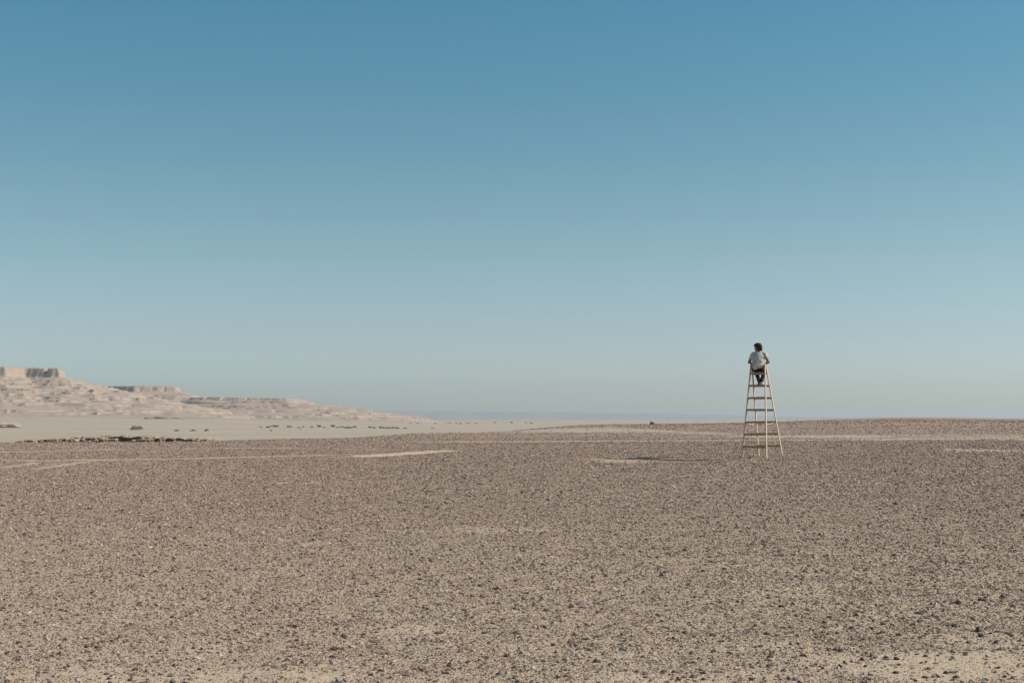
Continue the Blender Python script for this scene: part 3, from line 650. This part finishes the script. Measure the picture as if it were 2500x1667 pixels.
for s in (-1, 1):
    sh = (s * .17, .06, .545); el = (s * .282, .05, .31); wr = (s * .155, .255, .225)
    limb(bm, [(*sh, .055), (s * .228, .055, .42, .050), (*el, .042)]); limb(bm, [(*el, .038), (s * .215, .14, .28, .036), (*wr, .024)])
    # hand resting on the knee, five fingers curled over it
    palm = Vector((s * .135, .335, .212)); limb(bm, [(*wr, .024), (*palm, (.036, .036, .014))], .6)
    for i, (fx, ln) in enumerate(((-.030, .060), (-.010, .072), (.011, .068), (.031, .052))):
        b0 = palm + Vector((fx * .95, .028, 0)); b1 = b0 + Vector((fx * .2, ln * .45, -.008)); b2 = b1 + Vector((0, ln * .32, -.026)); b3 = b2 + Vector((0, ln * .12, -.024))
        limb(bm, [(*b0, .0095), (*b1, .0088), (*b2, .0082), (*b3, .0072)], .7)
    t0 = palm + Vector((-s * .030, -.010, 0)); t1 = t0 + Vector((-s * .028, .024, -.008)); t2 = t1 + Vector((-s * .010, .026, -.012))
    limb(bm, [(*t0, .012), (*t1, .0105), (*t2, .009)], .7)
    kn = (s * .13, .43, .10); an = ((-.015, .235, -.285) if s < 0 else (.062, .235, -.285))
    limb(bm, [(s * .085, .03, .10, .085), (s * .115, .24, .115, .072), (*kn, .056)], .5); limb(bm, [(*kn, .055), ((kn[0] + an[0]) / 2, .345, -.07, .05), (*an, .034)], .5)
    limb(bm, [(*an, .034), (an[0], .30, -.325, (.036, .05, .026)), (an[0] - .0, .37, -.335, (.036, .03, .02))], .5)
def hp(x, y, z): return tuple(hq @ Vector((x, y, z)))
blob(bm, hp(0, -.012, .025), .088); blob(bm, hp(0, -.03, .03), .086); blob(bm, hp(0, .02, .01), .075); blob(bm, hp(0, .035, -.035), .058); blob(bm, hp(0, .055, -.075), .034); blob(bm, hp(0, .03, -.06), .05)
limb(bm, [(*hp(0, .088, .022), .011), (*hp(0, .104, -.004), .013), (*hp(0, .112, -.014), .014)], .5)     # nose
for s in (-1, 1):
    blob(bm, hp(s * .030, .072, .022), .017); blob(bm, hp(s * .034, .070, -.015), .024); limb(bm, [(*hp(s * .082, -.01, .02), .012), (*hp(s * .088, -.018, .0), .014), (*hp(s * .082, -.012, -.022), .009)], .5)   # eyes, cheeks, ears
limb(bm, [(*hp(-.02, .082, -.043), .009), (*hp(0, .090, -.042), .010), (*hp(.02, .082, -.043), .009)], .5); limb(bm, [(*hp(-.016, .082, -.054), .009), (*hp(.016, .082, -.054), .009)], .5)
body = soft('body', bm, SKIN, .0055, person, 3)
bm = bmesh.new()                                                # eyes
for s in (-1, 1): blob(bm, hp(s * .031, .0815, .018), .0095)
me = bpy.data.meshes.new('eyes'); bm.to_mesh(me); bm.free(); link('eyes', me, mat('eye', (.05, .04, .035), .3), person)
bm = bmesh.new()                                                # hair: cap, longer at the nape, forelock over the brow
blob(bm, hp(0, -.022, .048), (.100, .100, .092)); blob(bm, hp(0, -.055, .02), (.092, .092, .09)); limb(bm, [(*hp(.0, -.085, -.01), .060), (*hp(0, -.092, -.060), .045)], .5)
for s in (-1, 1): limb(bm, [(*hp(s * .055, -.06, .0), .048), (*hp(s * .050, -.075, -.068), .032)], .5)
limb(bm, [(*hp(-.02, .03, .095), .042), (*hp(-.015, .078, .088), .030), (*hp(0, .108, .066), .018)], .5); limb(bm, [(*hp(.03, .02, .092), .045), (*hp(.045, .065, .07), .028)], .5)
rd = random.Random(5)
for i in range(46):
    a = rd.uniform(0, 6.28); b = rd.uniform(-.35, 1.2); d = Vector((math.sin(a) * math.cos(b), math.cos(a) * math.cos(b), math.sin(b)))
    if d.y > .25 and d.z < .35: continue
    p = Vector((0, -.03, .035)) + d * .093; q = p + Vector((rd.uniform(-.02, .02), rd.uniform(-.02, .02), -.035))
    limb(bm, [(*hp(*p), .016), (*hp(*q), .010)], .7)
soft('hair', bm, HAIR, .006, person, 2, .008, .02)
bm = bmesh.new()                                                # shirt: loose, short sleeves to above the elbow
limb(bm, [(-.022, .005, .150, (.190, .125, .035)), (-.022, -.005, .22, (.184, .118, .06)), (-.016, .01, .34, (.182, .125, .07)), (0, .04, .46, (.180, .12, .07)), (0, .06, .545, (.160, .10, .055)), (0, .08, .605, (.085, .072, .03))], .5)
for s, slv in ((-1, (.222, .430)), (1, (.208, .478))): limb(bm, [(s * .06, .068, .592, .045), (s * .125, .06, .572, .056), (s * .180, .055, .535, .064), (s * slv[0], .052, slv[1], .064)], .4)
limb(bm, [(-.11, -.02, .15, .07), (-.08, -.04, .10, (.085, .06, .03)), (-.02, -.045, .125, (.07, .06, .03))], .5)
soft('shirt', bm, SHIRT, .008, person, 3, .030, .07)
bm = bmesh.new()                                                # trousers
limb(bm, [(-.012, .01, .11, (.176, .115, .06)), (-.012, .02, .07, (.186, .12, .06))], .5)
for s in (-1, 1):
    kn = (s * .13, .43, .095); an = ((-.015, .245, -.27) if s < 0 else (.062, .245, -.27))
    limb(bm, [(s * .085, .03, .085, .088), (s * .115, .24, .105, .082), (*kn, .068)], .4); limb(bm, [(*kn, .068), ((kn[0] + an[0]) / 2, .35, -.07, .062), (an[0], .245, -.245, .052)], .4)
soft('trousers', bm, TROUS, .008, person, 3, .014, .06)
for s, ax, ay in ((-1, -.015, 0), (1, .062, 0)):
    bm = bmesh.new(); yaw = .25 * s
    limb(bm, [(ax, .215, -.300, (.038, .040, .036)), (ax, .23, -.325, (.042, .048, .030)), (ax + yaw * .05, .30, -.330, (.044, .05, .026)), (ax + yaw * .12, .385, -.335, (.042, .04, .022))], .4)
    o = soft('shoe', bm, SHOE if s > 0 else mat('shaded_shoe', (.20, .13, .09), .7), .006, person, 3)  # one pale pair; the left shoe's shade is put into its darker colour
    if s > 0: o['label'] = 'pale shoe catching the sun'

# ------------------------------------------------------------ haze: real air between here and the far land
HAZE = 5.6e-5
if HAZE:
    bm = bmesh.new(); bmesh.ops.create_cube(bm, size=1)
    for v in bm.verts: v.co = Vector((v.co.x * 100000, v.co.y * 100000, -20 if v.co.z < 0 else 190))
    me = bpy.data.meshes.new('haze'); bm.to_mesh(me); bm.free(); hz = link('haze', me); tag(hz, 'thin pale haze over the distant desert', 'haze', None, 'stuff')
    m = bpy.data.materials.new('haze_air'); m.use_nodes = True; t = m.node_tree; t.nodes.clear()
    out = t.nodes.new('ShaderNodeOutputMaterial'); pv = t.nodes.new('ShaderNodeVolumePrincipled'); pv.inputs['Density'].default_value = HAZE
    pv.inputs['Color'].default_value = (.84, .885, .93, 1); pv.inputs['Anisotropy'].default_value = .2
    t.links.new(pv.outputs[0], out.inputs['Volume']); me.materials.append(m)
